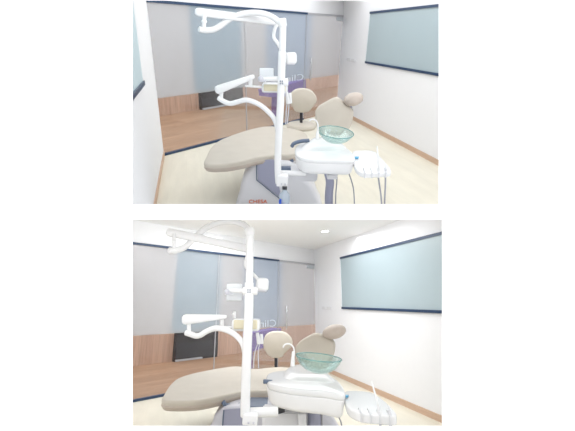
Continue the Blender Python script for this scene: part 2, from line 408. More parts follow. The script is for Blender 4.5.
    # cladding boards run upwards: rotate the pattern about the wall normal
    for n_ in clad_m.node_tree.nodes:
        if n_.type == 'MAPPING' and n_.vector_type == 'TEXTURE':
            Rm = Matrix((V((0,0,1)), gdu, gdu.cross(V((0,0,1)))*-1)).transposed()
            n_.inputs['Rotation'].default_value = Rm.to_euler('XYZ')
    ls = sl+4
    bm = bmn(); polybox(bm, [at(-9)-gn*0.05, at(ls)-gn*0.05, back(ls), back(-9)], V((0,0,-0.04))); struct('floor', bm, hall_m)
    cladtop = BW(*S['frost']).z + 0.03
    bm = bmn(); quadbox(bm, back(-9), back(ls), 0, cladtop, 0.06, -gn); struct('wall_corridor_lower', bm, clad_m)
    bm = bmn(); quadbox(bm, back(-9), back(ls), cladtop, 3.6, 0.06, -gn); struct('wall_corridor_upper', bm, M['hall'])
    d0 = (BW(*S['dark'][0])-c0).dot(gdu); d1 = (BW(*S['dark'][1])-c0).dot(gdu); dz0 = BW(*S['dark'][1]).z
    bk = back
    t = thing('glass_fronted_cabinet', S['lab']['cab'], 'cabinet', bk((d0+d1)/2))
    bm = bmn(); quadbox(bm, bk(d0)+gn*0.002, bk(d1)+gn*0.002, 0.0, cladtop-0.01, 0.12, gn); obj('body', bm, M['dark'], t, False)
    bm = bmn(); quadbox(bm, bk(d0+0.0)+gn*0.124, bk(d1)+gn*0.124, 0.06, cladtop*0.62, 0.01, gn); obj('door', bm, M['black'], t, False)
    dm = d0+(d1-d0)*(1-S['paper']); 
    bm = bmn(); quadbox(bm, bk(max(d0,d1))+gn*0.126, bk(dm)+gn*0.126, 0.01, 0.05, 0.05, gn); obj('sill', bm, M['paper'], t, False)
    fw = struct_root('window_4', bk((d0+d1)/2)+V((0,0,cladtop)))
    ex = abs(d1-d0)*0.06
    bm = bmn(); quadbox(bm, bk(max(d0,d1)+ex)+gn*0.002, bk(min(d0,d1)-ex)+gn*0.002, cladtop+0.02, 3.3, 0.03, gn); obj('pane', bm, M['hallglass'], fw, False)
    e0 = (BW(*S['bluewall'][:2])-c0).dot(gdu); e1 = (BW(S['bluewall'][2], S['bluewall'][1])-c0).dot(gdu) if len(S['bluewall']) > 2 else -9
    bm = bmn(); quadbox(bm, bk(e0)+gn*0.002, bk(e1)+gn*0.002, cladtop+0.0, 3.58, 0.02, gn); struct('trim_1', bm, M['hallblue'])
    # purple counter standing in the corridor, just under the frosted band
    pd = [R.W(*p, at(0)-gn*0.5, gn) for p in S['purple']]
    bx = sum(pd, V())/len(pd)
    t = thing('reception_counter', S['lab']['purple'], 'counter', V((bx.x,bx.y,0)))
    lo = min(p.z for p in pd)
    bm = bmn(); polybox(bm, pd, -gn*0.30); obj('front_panel', bm, M['purple'], t, False)
    s_ = [(p-c0).dot(gdu) for p in pd]; smid = (R.W(S['ped'], pd and 340 if R is RB else 92, at(0)-gn*0.5, gn)-c0).dot(gdu)
    lo2 = sorted(p.z for p in pd)[1]
    bm = bmn(); quadbox(bm, at(smid-0.06)-gn*0.56, at(smid+0.06)-gn*0.56, 0, lo2+0.06, 0.18, -gn); obj('pedestal', bm, M['purple'], t, False)
    # wall socket
    if S.get('socket'):
        a, b = [RW(*p)+rn*0.001 for p in S['socket']]
        t = thing('wall_socket', S['lab']['socket'], 'socket', (a+b)/2)
        bm = bmn(); quadbox(bm, a, V((b.x,b.y,0)), min(a.z,b.z), max(a.z,b.z), 0.014, rn); obj('plate', bm, M['lightg'], t, False)
        for f in (0.12, 0.54):
            pa = a.lerp(b, f); pb = a.lerp(b, f+0.34); zc = (a.z+b.z)/2
            bm = bmn(); quadbox(bm, pa+rn*0.012, pb+rn*0.012, zc-0.03, zc+0.03, 0.006, rn); obj('rocker', bm, M['white'], t, False)
    # ceiling
    if R is RB:
        bm = bmn(); yc = 5.5
        P = [c0-gdu*0.1, gend, V((gend.x, yc, 0)), V((c0+rdu*((yc-c0.y)/rdu.y)).to_tuple()) + V((0.1,0,0))]
        P = [V((p.x,p.y,H)) for p in P]; polybox(bm, P, V((0,0,0.05))); struct('ceiling', bm, M['ceil'])
    else:
        bm = bmn(); P = [c0, g0, g0+ld*5.0, c0+rdu*5.0]
        P = [V((p.x,p.y,H)) for p in P]; polybox(bm, P, V((0,0,0.05))); struct('ceiling', bm, M['ceil'])
    for i, (px, py) in enumerate(S['lamps']):
        p = R.Z(px, py, H)
        t = thing('ceiling_light', S['lab']['lamp'], 'ceiling light', p+V((0,0,-0.012)))
        bm = bmn(); lathe(bm, p+V((0,0,-0.012)), [(0.085,0.012),(0.09,0.006),(0.085,0),(0.07,0),(0.068,0.006),(0.02,0.006)], 32, 1.3); obj('ring', bm, M['white'], t)
        bm = bmn(); lathe(bm, p+V((0,0,-0.008)), [(0.068,0.003),(0.068,0),(0.02,0)], 32, 1.3); obj('diffuser', bm, M['lamp'], t)
    return locals()

SA = dict(n='a', corner=(336.3,110.9), glass_left=(164,155.5), left=(155.6,203.5), right_far=(438,165.2), glass_len=5, right_len=7.6, y0=3.6,
  gtop=(343.4,15.5), H=2.78, win=((369.6,13.4),(438,6.3),(438,73.7),(366.3,61.8)), trimw=0.040, trackw=0.038,
  door_x=306, joint_x=245.5, frost=(308,78.8), handle=((309.2,58),(308.6,80)), text=((303.2,79.7),(277.5,81.5)), text_top=(304,73.5),
  lwin=(142,81.5), cl=((159,114.6),(338,87.0)), dark=((198.7,100),(240,101.5)), paper=0.45, bluewall=(266,60,309), ped=281, purple=((268,90.5),(306,79.6),(306,89.5),(297,93),(283,97),(269,97)),
  socket=((346.5,58.3),(356.2,61.6)), lamps=(),
  lab=dict(cab='black glass fronted cabinet in the wood cladding beyond the glass wall, upper room', purple='purple counter beyond the glass wall behind the stool, upper room',
   socket='pale double switch plate on the right wall of the upper room', lamp=''))
SB = dict(n='b', corner=(316,367), glass_left=(133,402), right_far=(441.6,422.4), glass_len=6.5, right_len=6.2, y0=1.9,
  gtop=(315,264.2), H=2.76, win=((342.6,258.7),(441.3,233.6),(441.3,311.3),(342.9,307.4)), trimw=0.040, trackw=0.036,
  door_x=278.3, joint_x=217, frost=(285,326.5), handle=((284.6,306),(284.4,329)), text=((275.8,326.4),(251.5,328.2)), text_top=(275.8,319.4),
  cl=((133,367.5),(314,343.5)), dark=((173,350),(214.5,355.5)), paper=0.4, bluewall=(243,300,281), ped=253, purple=((252,333),(281.5,328.3),(281,333),(276,342),(263,348),(252,352)),
  socket=((322.3,306.5),(332.0,309.6)), lamps=((325,231),),
  lab=dict(cab='black glass fronted cabinet in the wood cladding beyond the glass wall, lower room', purple='purple counter beyond the glass wall behind the stool, lower room',
   socket='pale double switch plate on the right wall of the lower room', lamp='round recessed ceiling light glowing above the glass door of the lower room'))
shell(RA, SA); shell(RB, SB)

# ------------------------------------------------------------ the dental set, once for each room
def dental(R, S):
    global CUR; CUR = R
    pl = S['place']
    d = S['d']                       # depth of the lamp post
    Yp = lambda l, dd: [R.Y(x, y, dd) for x, y in l]
    Zp = lambda l, z: [R.Z(x, y, z) for x, y in l]
    px = lambda n, dd: n*dd/F*1.0
    back = V((0,1,0)); dn = V((0,0,-1))
    # ---------------- patient chair
    t = thing('dental_chair', 'cream padded dental patient chair with rounded foot end beside the white post, '+pl, 'dental chair', V((*R.Y(*S['base'][2], S['dbase']).xy, 0)))
    zc = S['zseat']
    bm = bmn(); puff(bm, Zp(S['seat'], zc), dn, S['seat_t'], S['seat_t']*0.32, 0.012, 5, 0.99)
    se = obj('seat_cushion', bm, M['cream'], t)
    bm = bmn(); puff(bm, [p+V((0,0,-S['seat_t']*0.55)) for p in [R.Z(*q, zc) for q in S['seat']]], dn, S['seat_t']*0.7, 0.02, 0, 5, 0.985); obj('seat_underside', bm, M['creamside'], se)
    bm = bmn(); P = Yp(S['backrest'], S['dback']); P = [p+V((0,(p.z-P[0].z)*0.25,0)) for p in P]
    puff(bm, P, V((0.22,1,0)), 0.13, 0.035, 0.014, 5); br = obj('backrest', bm, M['cream'], t)
    (hx, hy), hw, hh, hr = S['head']
    c = R.Y(hx, hy, S['dback']+0.05)
    bm = bmn(); ball(bm, c, px(hw, S['dback']), 0.12, px(hh, S['dback']), -hr); obj('headrest', bm, M['blush'], t)
    bm = bmn(); tube(bm, [R.Y(*q, S['dback']+0.13) for q in S['headarm']], px(2.2, S['dback'])); obj('headrest_bracket', bm, M['lilac'], t)
    bm = bmn(); tube(bm, [R.Y(*q, S['darm']) for q in S['arm']], px(1.9, S['darm']), flat=1.6); obj('armrest', bm, M['slate'], t)
    bm = bmn(); puff(bm, Yp(S['base'], S['dbase']), back, 0.45, 0.06, 0.0, 4); bs = obj('base', bm, S['basemat'], t)
    P = Yp(S['panel'], S['dbase']-0.012)
    bm = bmn(); polybox(bm, P, back*0.02); obj('cover_panel', bm, M['lilac'], bs, False)
    bm = bmn(); tube(bm, [R.Y(*q, S['dbase']-0.015) for q in S['seam']], 0.006, sm=0); obj('panel_seam', bm, M['slate'], bs)
    bm = bmn()
    a, b = [R.Y(*q, S['dbase']+0.12) for q in S['frame']]
    box(bm, (a+b)/2, abs(b.x-a.x), 0.35, abs(b.z-a.z), bev=0.01); obj('seat_frame', bm, M['slate'], t)
    bm = bmn(); tube(bm, [R.Y(*q, S['dbase']+0.10) for q in S['bracket']], 0.02, flat=2); obj('lift_bracket', bm, M['slate'], t)
    if 'logo' in S:
        (x0, y0), (x1, y1), top = S['logo']
        a = R.Y(x0, y0, S['dbase']-0.001); b = R.Y(x1, y1, S['dbase']-0.001); u = R.Y(x0, top, S['dbase']-0.001)
        bm = bmn(); text_mesh(bm, 'CHESA', a, b-a, V((0,0,1)), (u-a).length, 0.004, 0.002); obj('lettering', bm, M['orange'], bs, False)
    # ---------------- stool
    P = Yp(S['stool'], S['dstool']); c = sum(P, V())/len(P)
    t = thing('dentist_stool', 'cream dentist stool with rounded back on a black stem, behind the chair in '+pl, 'stool', V((c.x, c.y+0.05, 0)))
    bm = bmn(); puff(bm, P, back, 0.10, 0.035, 0.02, 4); obj('backrest', bm, M['cream'], t)
    s0, s1 = [R.Y(*q, S['dstool']+0.07) for q in S['stem']]
    bm = bmn(); tube(bm, [s0, s1], px(1.5, S['dstool']), sm=0); obj('back_stem', bm, M['black'], t)
    cs = V((s1.x+0.0, s1.y-0.05, s1.z-S['sdrop']))
    bm = bmn(); lathe(bm, cs, [(0.03,0.0),(0.17,0.004),(0.22,-0.012),(0.238,-0.045),(0.22,-0.08),(0.03,-0.09)], 40, 1.1); obj('seat', bm, M['cream'], t)
    bm = bmn(); tube(bm, [cs+V((0,0,-0.07)), V((cs.x,cs.y,0.08))], 0.028, sm=0); obj('gas_column', bm, M['chrome'], t)
    for k in range(5):
        q = k*2*math.pi/5+0.3; e = V((cs.x+0.27*math.cos(q), cs.y+0.27*math.sin(q), 0.065))
        bm = bmn(); tube(bm, [V((cs.x,cs.y,0.10)), e], 0.018, sm=0); lg = obj('leg', bm, M['chrome'], t)
        bm = bmn(); ball(bm, e+V((0,0,-0.035)), 0.028, 0.028, 0.028, seg=14); obj('caster', bm, M['black'], lg)
    # ---------------- unit: cabinet, bowl, post, lamp, trays
    zt = S['zcab']; Pl = Zp(S['lid'], zt); cl = sum(Pl, V())/len(Pl)
    t = thing('dental_unit', 'white dental unit with spittoon cabinet, tall curved lamp post and tray arms, '+pl, 'dental unit', V((cl.x, cl.y, 0)))
    bm = bmn(); puff(bm, Pl, dn, S['lid_t'], S['lid_t']*0.42, 0.02, 6); li = obj('cabinet_lid', bm, M['white'], t)
    Pb = [cl+(p-cl)*0.985+V((0,0,-S['lid_t']*0.96)) for p in Pl]
    bm = bmn(); puff(bm, Pb, dn, S['cab_t'], 0.01, 0, 6, 0.96, 0.045); cb = obj('cabinet_body', bm, M['whitem'], t)
    mo = Zp(S['mound'], zt+0.0); hm = S['mound_h']; cm = sum(mo, V())/len(mo)
    bm = bmn(); mo2 = smooth_closed(mo, 6)
    rings(bm, [[cm+(p-cm)*s+V((0,0,z)) for p in mo2] for s, z in ((1.12,-0.03),(1.02,-0.005),(0.88,hm*0.45),(0.72,hm*0.85),(0.6,hm*0.97),(0.4,hm),(0.1,hm))]); obj('bowl_plinth', bm, M['white'], li)
    bm = bmn(); p = R.Y(*S['screw'], Pb[0].y)
    # small screw heads on the cabinet front, set on the body surface
    ctr = min(Pb, key=lambda q: q.y)
    # bowl
    (bx, by), bw, bb, sy = S['bowl']
    db = S['dbowl']; c = R.Y(bx, by, db); rb = px(bw, db)*1.03; zb = R.Y(bx, bb, db-rb*0.2).z; hb = c.z-zb
    prof = [(rb*0.06,0),(rb*0.34,0.004),(rb*0.56,hb*0.16),(rb*0.78,hb*0.42),(rb*0.92,hb*0.72),(rb,hb),(rb*0.985,hb*1.01),(rb*0.90,hb*0.74),(rb*0.76,hb*0.46),(rb*0.55,hb*0.22),(rb*0.3,0.012),(rb*0.05,0.010)]
    bm = bmn(); tz = S['bowl_tilt']
    lathe(bm, V((0,0,0)), prof, 48, sy)
    Rt = Matrix.Rotation(tz, 3, 'Y')
    for v in bm.verts: v.co = Rt @ v.co + V((c.x,c.y,zb))
    bo = obj('spittoon_bowl', bm, M['bowl'], t)
    bm = bmn(); q = [Rt @ V((rb*math.cos(a), rb*sy*math.sin(a), hb)) + V((c.x,c.y,zb)) for a in [k*2*math.pi/48 for k in range(49)]]
    tube(bm, q, px(0.42, db), n=8, sm=0); obj('bowl_rim', bm, M['bowlrim'], bo)
    bm = bmn(); random.seed(5)
    for k in range(26):
        a = random.uniform(0, 2*math.pi); f = random.uniform(0.5, 0.85); zz = hb*(f-0.42)**1.0*1.15+0.01
        ball(bm, Rt @ V((rb*f*math.cos(a)*0.97, rb*sy*f*math.sin(a)*0.97, zz+hb*0.1)) + V((c.x,c.y,zb)), 0.008, 0.008, 0.008, seg=8)
    o = obj('glass_bubbles', bm, M['bubble'], bo); o['kind'] = 'stuff'
    df = S['dfauc']
    bm = bmn(); tube(bm, [R.Y(*q, df) for q in S['faucet']], px(0.75, df)); fa = obj('cup_filler_spout', bm, M['white'], t)
    bm = bmn(); tube(bm, [R.Y(*q, df) for q in S['fbase']], px(1.7, df), sm=0, rads=(px(1.2, df), px(2.2, df))); obj('spout_base', bm, M['white'], fa)
    # post
    bm = bmn(); tube(bm, [R.Y(*q, d) for q in S['post']], px(S['pw']/2, d), n=20); po = obj('lamp_post', bm, M['white'], t)
    bm = bmn(); tube(bm, [R.Y(*q, d) for q in S['post2']], px(S['pw2']/2, d), n=20); obj('upper_post', bm, M['white'], po)
    bm = bmn(); a, b = [R.Y(*q, d) for q in S['topcollar']]; tube(bm, [a, b], px(S['pw']/2+0.35, d), sm=0, n=20); obj('top_collar', bm, M['white'], po)
    # curved lamp arm: bends forward a little
    n_ = len(S['arc'])
    bm = bmn(); tube(bm, [R.Y(*q, d+0.10*math.sin(i/(n_-1)*math.pi)) for i, q in enumerate(S['arc'])], px(S['aw']/2, d), n=16); ar = obj('lamp_arm', bm, M['white'], t)
    a, b = [R.Y(*q, d+0.02) for q in S['piv1']]
    bm = bmn(); tube(bm, [a, b], px(1.9, d), sm=0); obj('pivot', bm, M['white'], ar)
    bm = bmn(); ball(bm, (a+b)/2, px(2.6, d), px(2.6, d), px(2.0, d)); obj('pivot_knuckle', bm, M['white'], ar)
    def beam(p0, p1, h0, h1, dd0, dd1, dep, name, par, m):
        a = R.Y(*p0, dd0); b = R.Y(*p1, dd1); ax = (b-a).normalized(); bm = bmn()
        u = ax.cross(V((0,1,0))); u = -u if u.z < 0 else u
        prof = []
        Rg = []
        for s, (p, h, k) in enumerate(((a-ax*0.012, h0, 0.55), (a, h0, 0.9), (a+ax*0.02, h0, 1), (b-ax*0.02, h1, 1), (b, h1, 0.9), (b+ax*0.012, h1, 0.55))):
            hh_ = px(h, dd0)/2*k; ring = []
            for j in range(20):
                q = j*2*math.pi/20; cx = math.copysign(abs(math.cos(q))**0.45, math.cos(q)); cz = math.copysign(abs(math.sin(q))**0.45, math.sin(q))
                ring.append(p + V((0,1,0))*cx*dep*k + u.normalized()*cz*hh_)
            Rg.append(ring)
        rings(bm, Rg); return obj(name, bm, m, par)
    beam(*S['beam1'], d+0.03, d+0.22, 0.032, 'spring_arm', t, M['white'])
    sa = bpy.context.scene
    bm = bmn(); tube(bm, [R.Y(*q, d+0.14) for q in S['link']], px(1.7, d)); obj('lamp_drop_arm', bm, M['white'], t)
    # lamp head
    (x0, y0), (x1, y1) = S['motor']; a = R.Y(x0, y0, d+0.12); b = R.Y(x1, y1, d+0.12)
    bm = bmn(); box(bm, (a+b)/2, abs(b.x-a.x), 0.11, abs(a.z-b.z), bev=0.022, ax=V((1,0,S.get('mtilt',0)))); lh = obj('lamp_head', bm, M['white'], t)
    bm = bmn(); box(bm, V(((a.x+b.x)/2-0.006, a.y, min(a.z,b.z)+0.006)), abs(b.x-a.x)*0.85, 0.09, 0.022, bev=0.009); obj('lamp_lens_ring', bm, M['greyw'], lh)
    (x0, y0), (x1, y1) = S['plate']; a = R.Y(x0, y0, d+0.08); b = R.Y(x1, y1, d+0.08)
    bm = bmn(); box(bm, (a+b)/2, abs(b.x-a.x), 0.012, abs(a.z-b.z), bev=0.005); pa = obj('lamp_shield', bm, M['shield'], lh)
    a, b = [R.Y(*q, d+0.02) for q in S['handle']]
    bm = bmn(); tube(bm, [a, b], px(2, d), sm=0, rads=(px(1.9, d), px(2.6, d))); hd = obj('lamp_handle', bm, M['white'], lh)
    c = R.Y(*S['knob'], d+0.01); bm = bmn(); ball(bm, c, px(2.6, d), px(2.6, d), px(2.6, d)); ball(bm, c+V((0.015,0,-0.018)), px(4, d), px(2, d), px(1.0, d)); obj('handle_knob', bm, M['greyw'], hd)
    (x0, y0), (x1, y1) = S['collar']; a = R.Y(x0, (y0+y1)/2, d); b = R.Y(x1, (y0+y1)/2, d)
    bm = bmn(); rr = px(abs(y1-y0)/2, d); tube(bm, [a, b], rr, sm=0, n=22); co = obj('post_collar', bm, M['white'], t)
    for ix in (-1, 1):
        for iz in (-1, 1):
            p = R.Y(S['bolts'][0]+ix*1.05, S['bolts'][1]+iz*1.15, d-rr-0.004)
            bm = bmn(); box(bm, p, px(0.95, d), 0.012, px(1.25, d), bev=0.002); obj('bolt', bm, M['slate'], co)
    # tray arm
    bm = bmn(); tube(bm, [R.Y(*q, d+S['tray_y']*(1-i/(len(S['tarc'])-1))) for i, q in enumerate(S['tarc'])], px(S['taw']/2, d), n=16); ta = obj('tray_arm', bm, M['white'], t)
    dt = d+S['tray_y']
    for nm in ('piv2', 'piv3'):
        a, b = [R.Y(*q, dt) for q in S[nm]]
        bm = bmn(); tube(bm, [a, b], px(2.0, d), sm=0); obj('pivot', bm, M['white'], ta)
    beam(*S['beam2'], dt, dt, 0.028, 'tray_spring_arm', t, M['white'])
    a, b = [R.Y(*q, dt) for q in S['tlink']]
    bm = bmn(); tube(bm, [a, b], px(1.1, d), sm=0); tr0 = obj('tray_rod', bm, M['white'], t)
    (x0, y0), (x1, y1) = S['dtray']; dd = dt+0.05; a = R.Y(x0, y0, dd); b = R.Y(x1, y1, dd)
    bm = bmn(); box(bm, (a+b)/2, b.x-a.x, 0.18, abs(a.z-b.z)*0.95, bev=0.02); tr = obj('instrument_table', bm, M['white'], t)
    bm = bmn(); box(bm, (a+b)/2+V((0,-0.088,0.006)), (b.x-a.x)*0.84, 0.02, abs(a.z-b.z)*0.72, bev=0.009); obj('cream_front', bm, M['tray'], tr)
    bm = bmn(); c = R.Y(*S['tclip'], dd); tube(bm, [c, c+V((0.0,0,px(6,d)))], px(1.3, d), sm=0); ball(bm, c+V((-0.008,0,px(4,d))), px(1.6,d), px(1.6,d), px(1.4,d)); obj('tray_handle', bm, M['white'], tr)
    # handpiece cluster hanging off the tray
    a, b = [R.Y(*q, dd) for q in S['cluster']]
    bm = bmn(); tube(bm, [a, b], px(2, d), sm=0, rads=(px(1.6, d), px(2.4, d))); tube(bm, [a+V((0.03,0,-0.01)), b+V((0.022,0,0.0))], px(1.5, d), sm=0); hc = obj('hanging_syringe', bm, M['white'], tr)
    for l in S['chose']:
        bm = bmn(); tube(bm, [R.Y(*q, dd+0.02) for q in l], px(0.55, d)); obj('syringe_hose', bm, M['greyw'], hc)
    # clamp and pipe below the post
    (x0, y0), (x1, y1) = S['clamp']; a = R.Y(x0, y0, d-0.02); b = R.Y(x1, y1, d-0.02)
    bm = bmn(); box(bm, (a+b)/2, b.x-a.x, 0.10, abs(a.z-b.z), bev=0.008, ax=V((1,0,-0.05))); ck = obj('post_clamp', bm, M['white'], t)
    for fx in (0.42, 0.75):
        bm = bmn(); p = a.lerp(b, fx); box(bm, V((p.x, a.y-0.052, a.z+(b.z-a.z)*0.72)), 0.013, 0.01, 0.013, bev=0.003); obj('clamp_screw', bm, M['greyw'], ck)
    a, b = [R.Y(*q, d+0.03) for q in S['pipe']]
    bm = bmn(); tube(bm, [a, b], px(S['pipe_w']/2, d), sm=0); obj('support_pipe', bm, M['white'], t)
    bm = bmn(); P = [R.Y(*q, cl.y) for q in S['under']]; polybox(bm, P, V((0,0.25,0))); bmesh.ops.bevel(bm, geom=bm.edges[:], offset=0.012, segments=3, affect='EDGES'); ub = obj('unit_bracket', bm, M['lightg'], t)
    bm = bmn(); P = [R.Y(*q, cl.y-0.12) for q in S['gap']]; polybox(bm, P, V((0,0.1,0))); obj('bracket_shade_gap', bm, M['black'], ub, False)  # black wedge drawn in for the shaded gap beside the pipe, no real part
    bm = bmn(); tube(bm, [R.Y(*q, cl.y) for q in S['column']], px(S['col_w']/2, cl.y), sm=6, n=16); obj('unit_column', bm, M['lilac'], t)
    a, b = [R.Y(*q, cl.y-0.06) for q in S['nozzle']]
    bm = bmn(); box(bm, (a+b)/2, abs(b.x-a.x), 0.10, abs(a.z-b.z), bev=0.01); obj('drain_housing', bm, M['lightg'], t)
    for l in S['hoses']:
        bm = bmn(); tube(bm, [R.Y(*q, cl.y-0.04) for q in l], px(0.75, d)); obj('drain_hose', bm, M['hose'], t)
    # slotted holder on the right
    zh = S['zhold']; Ph = Zp(S['hold'], zh)
    bm = bmn(); puff(bm, Ph, dn, S['hold_t'], 0.012, 0.004, 0 if S.get('hsharp') else 3); ho = obj('instrument_holder', bm, M['white'], t)
    bm = bmn()
    for q in S['notch']:
        a = R.Z(q[0], q[1], zh+0.002); b = R.Z(q[2], q[3], zh+0.002)
        tube(bm, [a, b, b+V((0,-0.002,-S['hold_t']*0.85))], px(0.75, d), sm=0, n=10)
    obj('slot_lining', bm, M['lightg'], ho)
    c = R.Z(*S['clip'], zh+0.0); bm = bmn(); box(bm, c+V((0,0,0.012)), 0.034, 0.04, 0.014, ax=V((1,-0.4,0)), ay=V((0.4,1,0)), bev=0.005); obj('blue_catch', bm, M['skyblue'], ho)
    # cabinet screws: seated on the front of the body
    for q in S['screws']:
        # march the ray to the nearest body vertex plane
        best = min(cb.data.vertices, key=lambda v: (lambda w_: (w_-R.Y(*q, w_.y)).length + 0.05*w_.y)(V(v.co)+V(t['_base'])))
        p = V(best.co)+V(t['_base'])
        bm = bmn(); ball(bm, p+V((0,-0.001,0)), 0.008, 0.004, 0.008, seg=10); obj('cabinet_screw', bm, M['lilac'], cb)
    # ---------------- instruments resting in the holder
    for i, (rod, hs) in enumerate(S['tools']):
        a = R.Z(*rod[1], zh+0.02); b = R.Y(*rod[0], a.y+0.05)
        tt = thing('suction_wand' if i == 0 else 'handpiece', ('slim white suction wand standing tall in the slotted holder, ' if i == 0 else 'short pale handpiece in the last slot of the holder, ')+pl, 'dental instrument', a)
        bm = bmn(); tube(bm, [a+V((0,0,-0.07)), a], px(1.1, d), sm=0); tube(bm, [a, b], px(0.9, d), sm=0, rads=(px(1.15, d), px(0.6, d))); obj('body', bm, M['white'] if i == 0 else M['lightg'], tt)
        e = a+V((0,-0.01,-0.07)); l = [e]+[R.Y(*q, e.y) for q in hs]
        bm = bmn(); tube(bm, l, px(0.85, d)); obj('hose', bm, M['hose'], tt)

A = dict(place='upper room', d=3.20, base=((240,222),(239.5,192),(243,178),(250,168),(258,162),(281,161),(294,165),(300,176),(312,186),(319,200),(321,222)),
 dbase=4.06, basemat=M['lightg'], zseat=0.62, seat_t=0.075,
 seat=((204.6,163.5),(206.5,155.5),(211,147),(219,140.2),(233,134.5),(250,129.2),(266,126.2),(280,126.6),(296,129),(306,133),(308,141),(304,150),(292,154),(275,155),(257,157.5),(241,161.5),(222,164.3)),
 backrest=((314.8,114),(316.9,108.6),(323,104.5),(335.6,98.7),(342.6,102.2),(351,109.3),(353.2,113.5),(351.6,122),(348,130),(344,137),(334,140),(322,137),(316,126)), dback=4.45,
 head=((353.4,99.2),9.8,6.3,0.30), headarm=((347.5,104),(350,107.5),(347,112)), darm=3.55, arm=((291.8,146.5),(294,143.5),(301,141.2),(309,140.5)),
 panel=((256.8,160),(274,160),(277,172),(281,198),(258,180)), seam=((256.6,161),(256.6,180),(279.8,198.7)), frame=((281,162.8),(295,168.8)), bracket=((283,160),(288,161.5),(293,160)),
 logo=((249,203.2),(267.3,203.2),199.7),
 stool=((289.7,97.5),(291.8,92.6),(297,89.2),(305,88.7),(312,91.2),(316.4,96.8),(316.4,102.2),(312.9,107.3),(309,111.8),(302.3,113),(295.5,111.8),(292.3,106.6),(290,101.9)), dstool=6.0, sdrop=0.0,
 stem=((301.2,111),(301.2,122.5)),
 zcab=0.88, lid_t=0.035, cab_t=0.115, lid=((294.8,150.5),(296.3,146),(302,142.5),(312,140.5),(326,140.5),(340,143),(348,148.5),(354,154.5),(354.5,159.5),(346,160.3),(332,159.8),(316,159.5),(303,158),(296.5,154.5)),
 mound=((300,149),(306,143),(314,139.5),(328,140),(341,143.5),(346,149),(336,153),(318,154),(306,153)), mound_h=0.05, screw=(312,159.5), screws=((312.5,162),(350.5,162)),
 bowl=((335,131.8),17.3,142.8,1.5), dbowl=3.35, bowl_tilt=0.05, dfauc=3.2,
 faucet=((309.5,120.6),(312,119.3),(315.5,120.2),(317.8,124),(317.9,130),(317.3,136)), fbase=((317.6,131),(317.4,138.5)),
 post=((282.2,52),(281.6,70),(280.6,100),(278.6,140),(277.8,165),(278.6,183)), pw=7.2, post2=((283,21),(282.8,35),(282.3,54)), pw2=6.2, topcollar=((281.9,19.5),(282.6,26)),
 arc=((199.6,29.4),(206,30.2),(213.5,29.4),(220,26),(226,21.5),(235.7,16),(249.6,12.9),(263,13.6),(273,17.5),(280.5,23)), aw=5.2,
 piv1=((204.5,14),(203.8,29)), beam1=((197,11.8),(281,22.5),7.0,6.6), link=((277,24),(274.6,30),(273.8,37),(277.5,43),(281.5,49),(287,56)),
 motor=((285.5,52.3),(296.5,64)), mtilt=0.05, plate=((259.6,68),(273.5,79)), handle=((263,78.8),(279,78.8)), knob=(260.5,78.5), collar=((279,78.5),(287.3,86)), bolts=(281.4,82.4),
 tarc=((218.5,98),(223.4,101.2),(230.3,103.6),(237.3,101.9),(245.6,100),(254,102),(262.3,106.6),(270,113.4),(274.8,120),(277.5,129),(278.4,138)), taw=5.0, tray_y=0.10,
 piv2=((221.5,92),(221.0,100)), piv3=((250.8,77),(250.4,86.5)), beam2=((216.8,90.2),(253.2,76.6),8.2,4.4), tlink=((245.5,86),(262.5,87)), dtray=((262,82.5),(287.5,92)), tclip=(265,82),
 cluster=((286.5,92),(288.2,103)), chose=(((287,103),(286.3,110),(286,118),(285.5,124)),((289,101),(288.5,112),(287,124))),
 clamp=((276.8,174),(287.8,185)), pipe=((281,173),(305,173.5)), pipe_w=6, under=((291,172),(318,172),(317,182),(292,182)), gap=((302,172.3),(306.5,172.3),(304.5,174.2)),
 column=((328,172),(330,182),(329,195),(329,218)), col_w=9, nozzle=((327,173),(336.5,178)),
 hoses=(((336.8,172),(336.8,182),(335.8,195),(335.4,214)),((348,171),(351.2,180),(353.6,190),(354.4,204),(354.2,216))),
 zhold=0.84, hold_t=0.04, hold=((352.8,151.5),(360,150.4),(369.5,150.3),(376,152.4),(382,158.3),(387.6,164.5),(391,169.5),(390.5,172),(386,172.6),(379,173),(372,173.4),(365,173.5),(359,171.4),(355,167),(353,160)),
 notch=((363.5,168.6,365.3,173.9),(370.5,168.6,372.3,173.8),(377.6,168.6,379.2,173.4),(384.6,168.2,386.2,172.8)), clip=(356.7,158.8),
 tools=((((377,146.4),(379.2,169.5)),((379.6,186),(381,196),(382.5,216))),(((386,164.5),(386.3,169.5)),((385.4,186),(384.7,200),(384.3,216)))),
)
